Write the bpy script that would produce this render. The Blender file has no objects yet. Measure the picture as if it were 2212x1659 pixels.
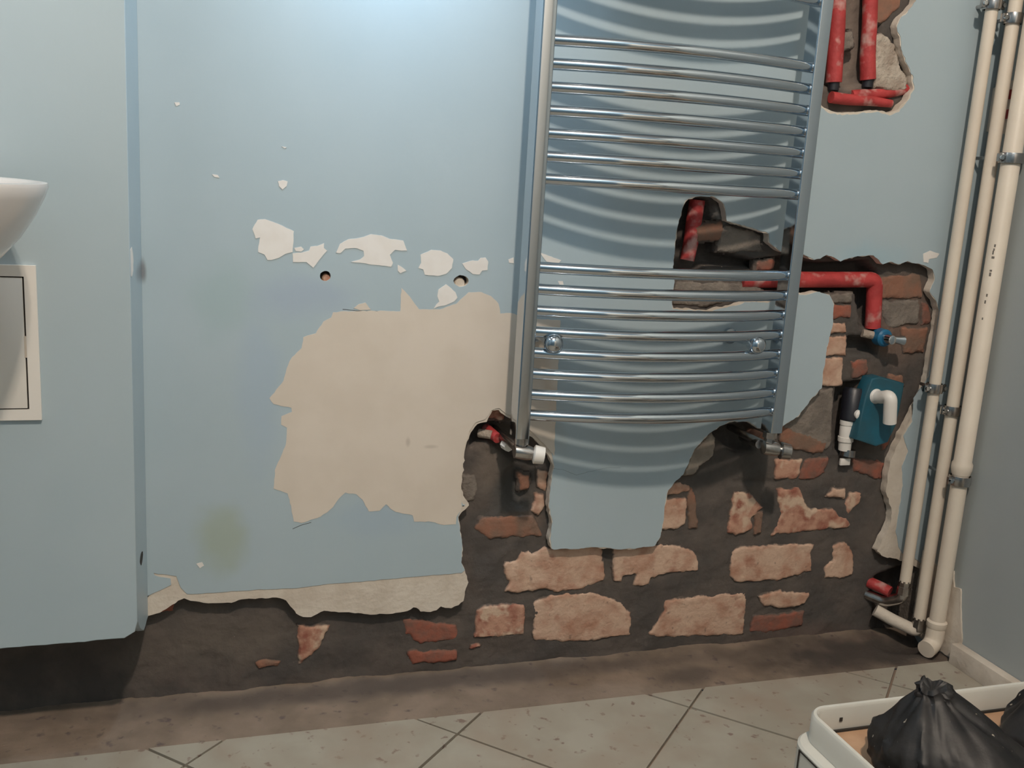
import bpy, bmesh, math, random
import numpy as np
from mathutils import Vector, Matrix, noise

# ------------------------------------------------------------------ camera, light, exposure
scene = bpy.context.scene
col = scene.collection
S = 1.2
F, YAW, PIT, ROL = 2115.98, 0.3104, 0.2070, 0.0609
CAM = Vector((0.0, -1.518 * S, 0.853 * S))
cy, sy, cp, sp = math.cos(YAW), math.sin(YAW), math.cos(PIT), math.sin(PIT)
FWD = Vector((sy * cp, cy * cp, -sp)); _r = Vector((cy, -sy, 0)); _u = _r.cross(FWD)
RGT = _r * math.cos(ROL) + _u * math.sin(ROL)
UPV = -_r * math.sin(ROL) + _u * math.cos(ROL)
cd = bpy.data.cameras.new('camera'); cam = bpy.data.objects.new('camera', cd); col.objects.link(cam)
cd.sensor_fit = 'HORIZONTAL'; cd.sensor_width = 36.0; cd.lens = F / 2212 * 36.0; cd.clip_start = 0.01
m = Matrix((RGT, UPV, -FWD)).transposed().to_4x4(); m.translation = CAM
cam.matrix_world = m
scene.camera = cam

world = bpy.data.worlds.new('world'); scene.world = world; world.use_nodes = True
world.node_tree.nodes['Background'].inputs[0].default_value = (0.55, 0.7, 0.9, 1)
world.node_tree.nodes['Background'].inputs[1].default_value = 0.02
LAMP = Vector((0.32, -1.93, 2.85)); LAMP_W = 158.0; LAMP_COL = (1.0, 0.86, 0.715); LAMP_R = 0.11
vs = scene.view_settings
vs.view_transform = 'Standard'; vs.look = 'None'; vs.gamma = 1.0; vs.use_curve_mapping = False
vs.exposure = 0.0

# ------------------------------------------------------------------ helpers
def ray(x, y):
    return FWD + RGT * ((x - 1106) / F) - UPV * ((y - 829.5) / F)
def onY(x, y, Y=0.0):
    r = ray(x, y); return CAM + r * ((Y - CAM.y) / r.y)
def onX(x, y, X):
    r = ray(x, y); return CAM + r * ((X - CAM.x) / r.x)
def onZ(x, y, Z=0.0):
    r = ray(x, y); return CAM + r * ((Z - CAM.z) / r.z)
def W2(p, Y=0.0):
    q = onY(p[0], p[1], Y); return (q.x, q.z)

def mat(name, base, rough=0.6, metal=0.0, var=None, scale=20.0, bump=0.0, bscale=60.0, spec=0.5, detail=4.0, lo=0.4, hi=0.6, extra=None):
    m = bpy.data.materials.new(name); m.use_nodes = True
    nt = m.node_tree; b = nt.nodes['Principled BSDF']
    b.inputs['Base Color'].default_value = (*base, 1); b.inputs['Roughness'].default_value = rough
    b.inputs['Metallic'].default_value = metal; b.inputs['Specular IOR Level'].default_value = spec
    geo = nt.nodes.new('ShaderNodeNewGeometry')
    cur = None
    if var:
        n = nt.nodes.new('ShaderNodeTexNoise'); n.inputs['Scale'].default_value = scale; n.inputs['Detail'].default_value = detail
        nt.links.new(geo.outputs['Position'], n.inputs['Vector'])
        r = nt.nodes.new('ShaderNodeValToRGB'); e = r.color_ramp.elements
        e[0].position = lo; e[0].color = (*base, 1); e[1].position = hi; e[1].color = (*var, 1)
        nt.links.new(n.outputs['Fac'], r.inputs['Fac']); cur = r.outputs['Color']
    for ex in (extra or []):
        cur = ex(nt, geo, cur, base)
    if cur is not None: nt.links.new(cur, b.inputs['Base Color'])
    if bump > 0:
        n = nt.nodes.new('ShaderNodeTexNoise'); n.inputs['Scale'].default_value = bscale; n.inputs['Detail'].default_value = 6
        nt.links.new(geo.outputs['Position'], n.inputs['Vector'])
        bp = nt.nodes.new('ShaderNodeBump'); bp.inputs['Strength'].default_value = bump; bp.inputs['Distance'].default_value = 0.01
        nt.links.new(n.outputs['Fac'], bp.inputs['Height']); nt.links.new(bp.outputs['Normal'], b.inputs['Normal'])
    return m

def blob(center, radii, color, amount):
    """a stain with a shape of its own: soft ellipsoid in world space"""
    def f(nt, geo, cur, base):
        sub = nt.nodes.new('ShaderNodeVectorMath'); sub.operation = 'SUBTRACT'; sub.inputs[1].default_value = center
        nt.links.new(geo.outputs['Position'], sub.inputs[0])
        n = nt.nodes.new('ShaderNodeTexNoise'); n.inputs['Scale'].default_value = 14
        nt.links.new(geo.outputs['Position'], n.inputs['Vector'])
        n2 = nt.nodes.new('ShaderNodeVectorMath'); n2.operation = 'MULTIPLY_ADD'
        n2.inputs[1].default_value = [r * 0.9 for r in radii]; n2.inputs[2].default_value = [-r * 0.45 for r in radii]
        nt.links.new(n.outputs['Color'], n2.inputs[0])
        add = nt.nodes.new('ShaderNodeVectorMath'); add.operation = 'ADD'
        nt.links.new(sub.outputs[0], add.inputs[0]); nt.links.new(n2.outputs[0], add.inputs[1])
        div = nt.nodes.new('ShaderNodeVectorMath'); div.operation = 'DIVIDE'; div.inputs[1].default_value = radii
        nt.links.new(add.outputs[0], div.inputs[0])
        ln = nt.nodes.new('ShaderNodeVectorMath'); ln.operation = 'LENGTH'; nt.links.new(div.outputs[0], ln.inputs[0])
        mr = nt.nodes.new('ShaderNodeMapRange'); mr.interpolation_type = 'SMOOTHSTEP'
        mr.inputs['From Min'].default_value = 1.1; mr.inputs['From Max'].default_value = 0.25
        mr.inputs['To Min'].default_value = 0; mr.inputs['To Max'].default_value = amount
        nt.links.new(ln.outputs['Value'], mr.inputs['Value'])
        mx = nt.nodes.new('ShaderNodeMix'); mx.data_type = 'RGBA'
        nt.links.new(mr.outputs[0], mx.inputs[0])
        if cur is not None: nt.links.new(cur, mx.inputs[6])
        else: mx.inputs[6].default_value = (*base, 1)
        mx.inputs[7].default_value = (*color, 1)
        return mx.outputs[2]
    return f

def spots(color, scale, lo, hi):
    """scattered specks of dirt"""
    def f(nt, geo, cur, base):
        n = nt.nodes.new('ShaderNodeTexNoise'); n.inputs['Scale'].default_value = scale; n.inputs['Detail'].default_value = 3
        nt.links.new(geo.outputs['Position'], n.inputs['Vector'])
        mr = nt.nodes.new('ShaderNodeMapRange'); mr.inputs['From Min'].default_value = lo; mr.inputs['From Max'].default_value = hi
        nt.links.new(n.outputs['Fac'], mr.inputs['Value'])
        mx = nt.nodes.new('ShaderNodeMix'); mx.data_type = 'RGBA'; nt.links.new(mr.outputs[0], mx.inputs[0])
        if cur is not None: nt.links.new(cur, mx.inputs[6])
        else: mx.inputs[6].default_value = (*base, 1)
        mx.inputs[7].default_value = (*color, 1)
        return mx.outputs[2]
    return f

def wp(x, y, Y=0.0):
    q = onY(x, y, Y); return (q.x, q.y, q.z)

PAINT = (0.40, 0.487, 0.532)
M = {}
M['paint'] = mat('blue_wall_paint', PAINT, 0.42, var=(0.415, 0.50, 0.544), scale=5, bump=0.015, bscale=90, spec=0.35, extra=[
    blob(wp(480, 1165), (0.06, 0.2, 0.085), (0.33, 0.37, 0.20), 0.42),
    blob(wp(650, 640), (0.12, 0.2, 0.05), (0.36, 0.43, 0.52), 0.7),
    blob(wp(480, 640), (0.07, 0.2, 0.09), (0.35, 0.46, 0.47), 0.5),
    blob(wp(560, 850), (0.05, 0.2, 0.2), (0.37, 0.46, 0.55), 0.6),
    blob(wp(820, 1120), (0.14, 0.2, 0.05), (0.36, 0.45, 0.53), 0.6),
    blob(wp(309, 585), (0.008, 0.2, 0.025), (0.14, 0.13, 0.14), 0.7),
    blob(wp(1880, 560), (0.12, 0.2, 0.05), (0.33, 0.48, 0.56), 0.5),
])
M['plaster'] = mat('raw_plaster', (0.66, 0.585, 0.50), 0.85, var=(0.53, 0.45, 0.37), scale=14, bump=0.2, bscale=90, lo=0.45, hi=0.75)
M['chip'] = mat('bare_white_skim', (0.80, 0.76, 0.72), 0.8, var=(0.77, 0.725, 0.68), scale=30)
M['filler'] = mat('beige_primer', (0.68, 0.60, 0.515), 0.7, var=(0.645, 0.565, 0.48), scale=9, spec=0.3,
                  extra=[blob(wp(880, 955), (0.006, 0.2, 0.012), (0.3, 0.25, 0.2), 0.35), blob(wp(930, 965), (0.018, 0.2, 0.005), (0.3, 0.25, 0.2), 0.3)])
M['brick'] = mat('salmon_brick', (0.60, 0.415, 0.31), 0.9, var=(0.43, 0.23, 0.155), scale=24, bump=0.25, bscale=110, lo=0.42, hi=0.72, detail=8,
                 extra=[spots((0.36, 0.165, 0.11), 20, 0.58, 0.72), spots((0.24, 0.17, 0.13), 60, 0.66, 0.76)])
M['redbrick'] = mat('red_brick', (0.30, 0.10, 0.065), 0.9, var=(0.20, 0.10, 0.075), scale=30, bump=0.25, bscale=110, detail=8)
M['brownbrick'] = mat('brown_brick', (0.20, 0.125, 0.09), 0.95, var=(0.27, 0.13, 0.085), scale=22, bump=0.25, bscale=110, detail=8)
M['cement'] = mat('grey_cement', (0.23, 0.195, 0.165), 0.95, var=(0.165, 0.14, 0.12), scale=25, bump=0.4, bscale=130)
M['pinkbrick'] = mat('pink_red_brick', (0.50, 0.285, 0.20), 0.9, var=(0.30, 0.11, 0.075), scale=36, bump=0.25, bscale=110, detail=8, lo=0.42, hi=0.66,
                     extra=[spots((0.58, 0.42, 0.31), 30, 0.52, 0.64)])
M['pale'] = mat('pale_grey_plaster', (0.34, 0.29, 0.24), 0.95, var=(0.24, 0.20, 0.165), scale=26, bump=0.3, bscale=90)
M['chalk'] = mat('lime_plaster', (0.50, 0.43, 0.36), 0.95, var=(0.36, 0.29, 0.235), scale=30, bump=0.7, bscale=90)
M['chrome'] = mat('chrome', (0.56, 0.61, 0.66), 0.10, metal=1.0)
M['steel'] = mat('dull_galvanised_steel', (0.50, 0.49, 0.48), 0.25, metal=1.0, var=(0.38, 0.36, 0.35), scale=60)
M['pipe'] = mat('cream_white_plastic_pipe', (0.74, 0.655, 0.55), 0.45, var=(0.70, 0.61, 0.51), scale=8)
M['white'] = mat('white_plastic', (0.80, 0.76, 0.71), 0.4)
M['red'] = mat('red_foam_sleeve', (0.47, 0.05, 0.05), 0.6, var=(0.36, 0.035, 0.035), scale=25, bump=0.2, bscale=80,
               extra=[spots((0.52, 0.30, 0.27), 26, 0.56, 0.70)])
M['teal'] = mat('teal_plastic', (0.012, 0.10, 0.15), 0.4, var=(0.018, 0.08, 0.11), scale=20)
M['bluecap'] = mat('blue_plastic', (0.01, 0.12, 0.24), 0.4)
M['black'] = mat('black_rubber', (0.012, 0.012, 0.018), 0.4)
M['tile'] = mat('dusty_floor_tile', (0.365, 0.335, 0.275), 0.55, var=(0.325, 0.292, 0.235), scale=9, bump=0.05, bscale=60,
                extra=[spots((0.19, 0.135, 0.11), 42, 0.63, 0.70), spots((0.30, 0.235, 0.18), 5, 0.48, 0.75)])
M['grout'] = mat('brown_grout', (0.27, 0.20, 0.155), 0.95)
M['screed'] = mat('brown_screed', (0.25, 0.19, 0.145), 0.95, var=(0.185, 0.14, 0.105), scale=9, bump=0.25, bscale=70,
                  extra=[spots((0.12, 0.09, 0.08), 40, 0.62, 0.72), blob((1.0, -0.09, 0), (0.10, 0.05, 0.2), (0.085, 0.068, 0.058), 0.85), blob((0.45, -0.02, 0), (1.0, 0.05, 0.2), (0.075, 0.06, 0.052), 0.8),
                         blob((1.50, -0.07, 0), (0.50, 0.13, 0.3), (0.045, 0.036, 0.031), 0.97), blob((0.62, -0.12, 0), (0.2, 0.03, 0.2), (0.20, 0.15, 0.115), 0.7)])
M['ceil'] = mat('greyed_ceiling', (0.30, 0.31, 0.33), 0.9)  # ceiling white lowered to grey so less light bounces off it
M['tray'] = mat('white_enamel', (0.62, 0.60, 0.54), 0.35, var=(0.59, 0.565, 0.505), scale=10)
M['wood'] = mat('light_wood_board', (0.50, 0.31, 0.19), 0.5, var=(0.42, 0.25, 0.15), scale=20)
M['bag'] = mat('black_rubbish_bag', (0.010, 0.0095, 0.010), 0.5, var=(0.02, 0.018, 0.0175), scale=22, spec=0.3, bump=0.15, bscale=40, extra=[spots((0.35, 0.30, 0.24), 110, 0.72, 0.75)])
M['ceramic'] = mat('white_ceramic', (0.70, 0.67, 0.655), 0.15)
M['warmlit'] = mat('warm_lit_blue_paint', (0.355, 0.385, 0.385), 0.45, var=(0.37, 0.40, 0.40), scale=5, spec=0.35)  # same blue paint, with the greying by warm light put into the colour
M['dimmed'] = mat('darkened_blue_paint', (0.17, 0.26, 0.34), 0.7)  # blue of the unseen walls, darkened to cut the room's bounced light
M['gap'] = mat('dark_gap', (0.03, 0.025, 0.02), 0.9)
M['ink'] = mat('grey_print', (0.16, 0.14, 0.12), 0.7)
M['dark'] = mat('dark_rendered_wall', (0.05, 0.042, 0.038), 0.95, var=(0.07, 0.055, 0.047), scale=20)
em = bpy.data.materials.new('lamp_glow'); em.use_nodes = True
nt = em.node_tree; nt.nodes['Principled BSDF'].inputs['Emission Color'].default_value = (*LAMP_COL, 1)
nt.nodes['Principled BSDF'].inputs['Emission Strength'].default_value = 6.0; M['glow'] = em

def link(name, me, material, parent=None, smooth=False):
    o = bpy.data.objects.new(name, me); col.objects.link(o)
    if material is not None: me.materials.append(material)
    if smooth:
        me.polygons.foreach_set('use_smooth', [True] * len(me.polygons))
    if parent: o.parent = parent
    return o
def from_bm(name, bm, material, parent=None, smooth=False):
    bmesh.ops.recalc_face_normals(bm, faces=bm.faces)
    me = bpy.data.meshes.new(name); bm.to_mesh(me); bm.free()
    o = link(name, me, material, parent, smooth)
    if smooth:
        try: me.set_sharp_from_angle(angle=math.radians(40))
        except Exception: pass
    return o
def tag(o, label, cat, group=None):
    o['label'] = label; o['category'] = cat
    if group: o['group'] = group
    return o
def struct(o, label=None, cat=None):
    o['kind'] = 'structure'
    if label: o['label'] = label
    if cat: o['category'] = cat
    return o
def empty(name, loc, label=None, cat=None, group=None):
    o = bpy.data.objects.new(name, None); col.objects.link(o); o.location = loc; o.empty_display_size = 0.05
    if label: tag(o, label, cat, group)
    return o
def adopt(child, parent):
    """parent a child whose mesh is written in world coordinates"""
    bpy.context.view_layer.update()
    child.parent = parent; child.matrix_parent_inverse = Matrix.Translation(-Vector(parent.location))
    return child

def box_bm(lo, hi, bev=0.0, seg=2):
    bm = bmesh.new(); bmesh.ops.create_cube(bm, size=1)
    for v in bm.verts:
        v.co = Vector([(lo[i] + hi[i]) / 2 + v.co[i] * (hi[i] - lo[i]) for i in range(3)])
    if bev > 0: bmesh.ops.bevel(bm, geom=bm.edges[:], offset=bev, segments=seg, affect='EDGES', profile=0.5)
    return bm
def box(name, lo, hi, material, parent=None, bev=0.0, seg=2):
    o = from_bm(name, box_bm(lo, hi, bev, seg), material, None, smooth=bev > 0)
    return adopt(o, parent) if parent else o

def tube_bm(pts, radii, n=20, caps=True, bm=None):
    bm = bm or bmesh.new(); pts = [Vector(p) for p in pts]
    if not hasattr(radii, '__len__'): radii = [radii] * len(pts)
    rings = []; prev = None
    for i, p in enumerate(pts):
        a = (pts[i] - pts[i - 1]).normalized() if i > 0 and (pts[i] - pts[i - 1]).length > 1e-9 else None
        b = (pts[i + 1] - pts[i]).normalized() if i < len(pts) - 1 and (pts[i + 1] - pts[i]).length > 1e-9 else None
        t = (a + b).normalized() if a and b else (a or b)
        if prev is None:
            ref = Vector((0, 0, 1)) if abs(t.z) < 0.9 else Vector((1, 0, 0)); u = t.cross(ref).normalized()
        else:
            u = (prev - t * prev.dot(t)).normalized()
        prev = u; v = t.cross(u)
        rings.append([bm.verts.new(p + (u * math.cos(k * 2 * math.pi / n) + v * math.sin(k * 2 * math.pi / n)) * radii[i]) for k in range(n)])
    for a, b in zip(rings, rings[1:]):
        for k in range(n): bm.faces.new((a[k], a[(k + 1) % n], b[(k + 1) % n], b[k]))
    if caps:
        bm.faces.new(rings[0][::-1]); bm.faces.new(rings[-1])
    return bm
def tube(name, pts, radii, material, parent=None, n=20, caps=True):
    o = from_bm(name, tube_bm(pts, radii, n, caps), material, None, True)
    return adopt(o, parent) if parent else o
def bend(pts, r, n=8):
    """polyline with rounded corners"""
    pts = [Vector(p) for p in pts]; out = [pts[0]]
    for i in range(1, len(pts) - 1):
        a = (pts[i - 1] - pts[i]).normalized(); b = (pts[i + 1] - pts[i]).normalized()
        p0 = pts[i] + a * r; p1 = pts[i] + b * r
        for k in range(n + 1):
            t = k / n; out.append(p0 * (1 - t) ** 2 + pts[i] * 2 * t * (1 - t) + p1 * t * t)
    out.append(pts[-1]); return out

def rough(pts, step=0.007, amp=0.002, seed=0, closed=True, inset=0.0, big=0.0):
    """ragged broken edge through 2D points; inset moves it to the left of travel"""
    n = len(pts); segs = n if closed else n - 1; dense = []
    for i in range(segs):
        a = Vector(pts[i]); b = Vector(pts[(i + 1) % n]); L = (b - a).length; k = max(1, int(L / step))
        for j in range(k): dense.append(a.lerp(b, j / k))
    if not closed: dense.append(Vector(pts[-1]))
    out = []; m = len(dense)
    for i, p in enumerate(dense):
        q0 = dense[(i - 1) % m] if closed or i > 0 else p; q1 = dense[(i + 1) % m] if closed or i < m - 1 else p
        t = (q1 - q0)
        if t.length < 1e-9: t = Vector((1, 0))
        t.normalize(); nrm = Vector((-t.y, t.x))
        w = noise.noise(Vector((p.x * 90, p.y * 90, seed * 3.7))) + 0.5 * noise.noise(Vector((p.x * 240, p.y * 240, seed * 1.3 + 9)))
        w2 = noise.noise(Vector((p.x * 30, p.y * 30, seed * 5.1 + 3)))
        out.append(tuple(p + nrm * (inset + amp * w + big * max(0, w2 + 0.15))))
    return out

def plate_mesh(name, polys, yfront, thick, bev=0.0):
    cu = bpy.data.curves.new(name, 'CURVE'); cu.dimensions = '2D'; cu.fill_mode = 'BOTH'
    cu.extrude = max(thick / 2 - bev, 1e-5); cu.bevel_depth = bev; cu.bevel_resolution = 1
    for pts in polys:
        s = cu.splines.new('POLY'); s.points.add(len(pts) - 1); s.use_cyclic_u = True
        for q, p in zip(s.points, pts): q.co = (p[0], p[1], 0, 1)
    o = bpy.data.objects.new('tmp', cu); col.objects.link(o)
    dg = bpy.context.evaluated_depsgraph_get()
    me = bpy.data.meshes.new_from_object(o.evaluated_get(dg))
    bpy.data.objects.remove(o); bpy.data.curves.remove(cu)
    me.name = name; me.materials.clear()
    n = len(me.vertices); c = np.empty(n * 3); me.vertices.foreach_get('co', c); c = c.reshape(-1, 3)
    w = np.stack([c[:, 0], yfront + thick / 2 - c[:, 2], c[:, 1]], 1)
    me.vertices.foreach_set('co', w.ravel()); me.update()
    return me
def plate(name, polys, yfront, thick, material, parent=None, bev=0.0):
    me = plate_mesh(name, polys, yfront, thick, bev)
    o = link(name, me, material)
    if parent: adopt(o, parent)
    return o

# ------------------------------------------------------------------ the room shell
XL, XR, CEIL, YF, XW = -0.1045, 1.645, 3.0, -2.55, -1.25
BOXD = 0.135

fl = from_bm('floor', box_bm((XW, YF, -0.12), (XR, -0.155, -0.008)), M['grout']); struct(fl, 'dusty beige tiled floor laid diagonally with brown grout', 'floor')
D0 = 0.484; CX, CYY = -0.036, -0.222
def clip(poly, f):
    out = []
    for i in range(len(poly)):
        a, b = poly[i], poly[(i + 1) % len(poly)]; fa, fb = f(a), f(b)
        if fa >= 0: out.append(a)
        if fa * fb < 0:
            t = fa / (fa - fb); out.append((a[0] + (b[0] - a[0]) * t, a[1] + (b[1] - a[1]) * t))
    return out
h = D0 / 2 - 0.0036
for i in range(-4, 5):
    for j in range(-13, 2):
        cx = CX + D0 / 2 + i * D0 + (D0 / 2 if j % 2 else 0); cyy = CYY + j * D0 / 2
        poly = [(cx + h, cyy), (cx, cyy + h), (cx - h, cyy), (cx, cyy - h)]
        for f in (lambda p: -0.156 - p[1], lambda p: p[0] - XW - 0.002, lambda p: XR - 0.002 - p[0], lambda p: p[1] - YF - 0.002):
            if poly: poly = clip(poly, f)
        if len(poly) < 3: continue
        A = abs(sum(poly[k][0] * poly[(k + 1) % len(poly)][1] - poly[(k + 1) % len(poly)][0] * poly[k][1] for k in range(len(poly)))) / 2
        if A < 0.0008: continue
        bm = bmesh.new(); dz = random.Random(i * 31 + j).uniform(-0.0006, 0.0006)
        top = [bm.verts.new((x, y, dz)) for x, y in poly]; bot = [bm.verts.new((x, y, -0.0085)) for x, y in poly]
        bm.faces.new(top)
        for k in range(len(poly)): bm.faces.new((top[k], bot[k], bot[(k + 1) % len(poly)], top[(k + 1) % len(poly)]))
        from_bm('tile', bm, M['tile'], fl)

# rough screed strip between the tiles and the wall
nx, ny = 230, 22; vs_ = []; fs_ = []
for j in range(ny):
    for i in range(nx):
        x = -1.2 + (XR + 1.2) * i / (nx - 1); y = -0.156 + (0.156 + 0.05) * j / (ny - 1)
        z = -0.005 + 0.0025 * noise.noise(Vector((x * 14, y * 14, 1))) + 0.0015 * noise.noise(Vector((x * 60, y * 60, 4)))
        z += 0.005 * max(0, (y + 0.05) / 0.05) * (0.6 + noise.noise(Vector((x * 9, 0, 7))))
        if y < -0.147: z = min(z, -0.002)
        e = ((x - 1.60) / 0.10) ** 2 + ((y + 0.055) / 0.05) ** 2
        if e < 1: z -= 0.02 * (1 - e)
        vs_.append((x, y, z))
for j in range(ny - 1):
    for i in range(nx - 1): fs_.append((j * nx + i, j * nx + i + 1, (j + 1) * nx + i + 1, (j + 1) * nx + i))
me = bpy.data.meshes.new('screed'); me.from_pydata(vs_, [], fs_)
sc = link('screed', me, M['screed'], fl, True); sc['label'] = 'bare brown screed strip along the broken wall'

struct(box('ceiling', (XW, YF, CEIL), (XR, 0.1, CEIL + 0.1), M['ceil']), 'plain ceiling above the frame, greyed to weaken bounced light', 'ceiling')
struct(box('wall_front', (XW, YF - 0.1, -0.1), (XR, YF, CEIL), M['dimmed']), 'blue wall behind the viewer, darkened to weaken bounced light', 'wall')
struct(box('wall_left', (XW - 0.1, YF, -0.1), (XW, 0.1, CEIL), M['dimmed']), 'blue side wall out of view on the left, darkened to weaken bounced light', 'wall')
dr = empty('added_door', (1.2, YF + 0.001, 0)); struct(dr, 'unseen white door behind the viewer, added for the chrome to reflect', 'door')  # unseen door, added to reflect white in the radiator post and bounce neutral light
box('added_door_leaf', (0.86, YF + 0.001, 0.003), (1.60, YF + 0.04, 2.03), M['white'], dr, 0.003)
wr = struct(box('wall_right', (XR, YF, -0.1), (XR + 0.1, -0.0015, CEIL), M['warmlit']), 'light blue painted wall at right behind the white pipes', 'wall')
box('masonry_return', (XR, -0.001, -0.1), (XR + 0.1, 0.14, CEIL), M['cement'], wr)
# unpainted strip low on the right wall next to the corner, where skirting is missing
pts = [(-0.005, 0.0), (-0.165, 0.0), (-0.167, 0.06), (-0.150, 0.12), (-0.140, 0.17), (-0.120, 0.165), (-0.11, 0.20), (-0.06, 0.19), (-0.005, 0.21)]
me = plate_mesh('bare_plaster_strip', [rough(pts, 0.008, 0.002, 77)], 0, 0.004)
o = link('bare_plaster_strip', me, M['plaster'])
for v in me.vertices: v.co = Vector((XR - 0.004 + v.co.y, v.co.x, v.co.z))
adopt(o, wr)
# baseboard tiles on the right wall
bb = empty('baseboard_right', (XR - 0.01, -0.17, 0)); struct(bb, 'low beige tile skirting along the right wall', 'baseboard')
yb = -0.162
while yb > -2.4:
    box('skirting_tile', (XR - 0.026, max(yb - 0.33, YF), 0.0), (XR - 0.001, yb, 0.048), M['plaster'], bb, 0.002)
    yb -= 0.334

# ------------------------------------------------------------------ back wall: masonry, bricks, plaster, paint
RAG = [(312, 1332), (345, 1322), (365, 1312), (385, 1298), (398, 1292), (412, 1297), (430, 1300), (450, 1303), (475, 1302), (500, 1303), (515, 1296),
 (545, 1293), (580, 1292), (605, 1291), (618, 1297), (628, 1310), (640, 1325), (655, 1332), (672, 1334), (685, 1325), (700, 1320), (715, 1322), (740, 1322),
 (780, 1326), (820, 1327), (855, 1325), (880, 1320), (893, 1312), (900, 1312), (908, 1322), (930, 1321), (943, 1318), (952, 1310), (962, 1313), (975, 1314), (990, 1306),
 (1000, 1298), (1011, 1258), (1004, 1231), (997, 1214), (1000, 1181), (994, 1147), (990, 1117), (1004, 1100), (1014, 1092), (1002, 1070), (997, 1049), (1000, 1022), (1005, 968),
 (1017, 934), (1031, 916), (1051, 911), (1065, 889), (1078, 885), (1093, 900), (1110, 905), (1130, 925), (1144, 940), (1163, 958), (1183, 981), (1196, 1008), (1193, 1022),
 (1186, 1069), (1184, 1096), (1193, 1127), (1186, 1164), (1191, 1186), (1210, 1187), (1250, 1186), (1284, 1182), (1311, 1184), (1335, 1187), (1365, 1186), (1395, 1181),
 (1414, 1179), (1426, 1160), (1433, 1123), (1436, 1093), (1443, 1059), (1460, 1039), (1476, 1025), (1485, 1005), (1500, 971), (1520, 948), (1541, 931), (1554, 921),
 (1581, 911), (1615, 911), (1635, 924), (1660, 928), (1690, 920), (1724, 900), (1751, 862), (1775, 839), (1778, 805), (1785, 758), (1798, 704), (1802, 657),
 (1792, 636), (1765, 630), (1738, 636), (1724, 633), (1690, 640), (1657, 653), (1609, 653), (1589, 660), (1545, 667), (1535, 672), (1501, 670), (1454, 667),
 (1451, 653), (1456, 609), (1454, 582), (1457, 542), (1464, 488), (1473, 457), (1481, 434), (1501, 425), (1542, 425), (1562, 440), (1569, 478), (1582, 483),
 (1616, 491), (1660, 505), (1660, 522), (1670, 532), (1687, 545), (1734, 550), (1758, 562), (1771, 559), (1785, 550), (1798, 555), (1815, 565), (1829, 559),
 (1852, 554), (1886, 552), (1898, 562), (1906, 572), (1923, 565), (1940, 572), (1960, 565), (1994, 572), (2014, 582), (2018, 602), (2008, 630), (2021, 650),
 (2028, 673), (2021, 721), (2011, 771), (2006, 812), (1990, 860), (1950, 938), (1924, 995), (1918, 1022), (1914, 1062), (1926, 1103), (1924, 1130),
 (1911, 1157), (1894, 1191), (1908, 1202), (1941, 1208), (1965, 1218)]
TOPHOLE = [(1790, -60), (1760, -40), (1752, 40), (1750, 120), (1755, 190), (1776, 228), (1790, 238), (1815, 244), (1850, 242), (1880, 238), (1905, 239),
 (1920, 244), (1940, 236), (1960, 213), (1971, 190), (1969, 160), (1955, 135), (1945, 105), (1942, 80), (1935, 55), (1945, 40), (1960, 25), (1975, 5), (1985, -30), (1960, -60)]
PAINTLOW = [(312, 1290), (345, 1275), (370, 1263), (368, 1250), (334, 1243), (332, 1237), (381, 1244), (390, 1268), (404, 1283), (480, 1279), (560, 1273),
 (640, 1270), (700, 1262), (800, 1254), (900, 1245), (997, 1237)]
RIGHTLOW = [(1973, 860), (1970, 911), (1951, 941), (1961, 975), (1948, 1008), (1950, 1049), (1941, 1103), (1935, 1147), (1940, 1180), (1948, 1195), (1975, 1205)]

def wpts(px): return [W2(p) for p in px]
rag = rough(wpts(RAG), 0.006, 0.0028, 1, closed=False)
corner = [(XR, 0.16), (XR, CEIL), (XL, CEIL)]
outer = [(XL, rag[0][1])] + rag + corner
th = rough(wpts(TOPHOLE), 0.006, 0.003, 2)
def ell(px, rx, ry, n=14, seed=0):
    c = W2(px); return rough([(c[0] + rx * math.cos(-k * 2 * math.pi / n), c[1] + ry * math.sin(-k * 2 * math.pi / n)) for k in range(n)], 0.004, 0.0012, seed)
plug1, plug2 = ell((703, 596), 0.010, 0.010, seed=5), ell((996, 607), 0.015, 0.011, seed=6)

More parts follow.
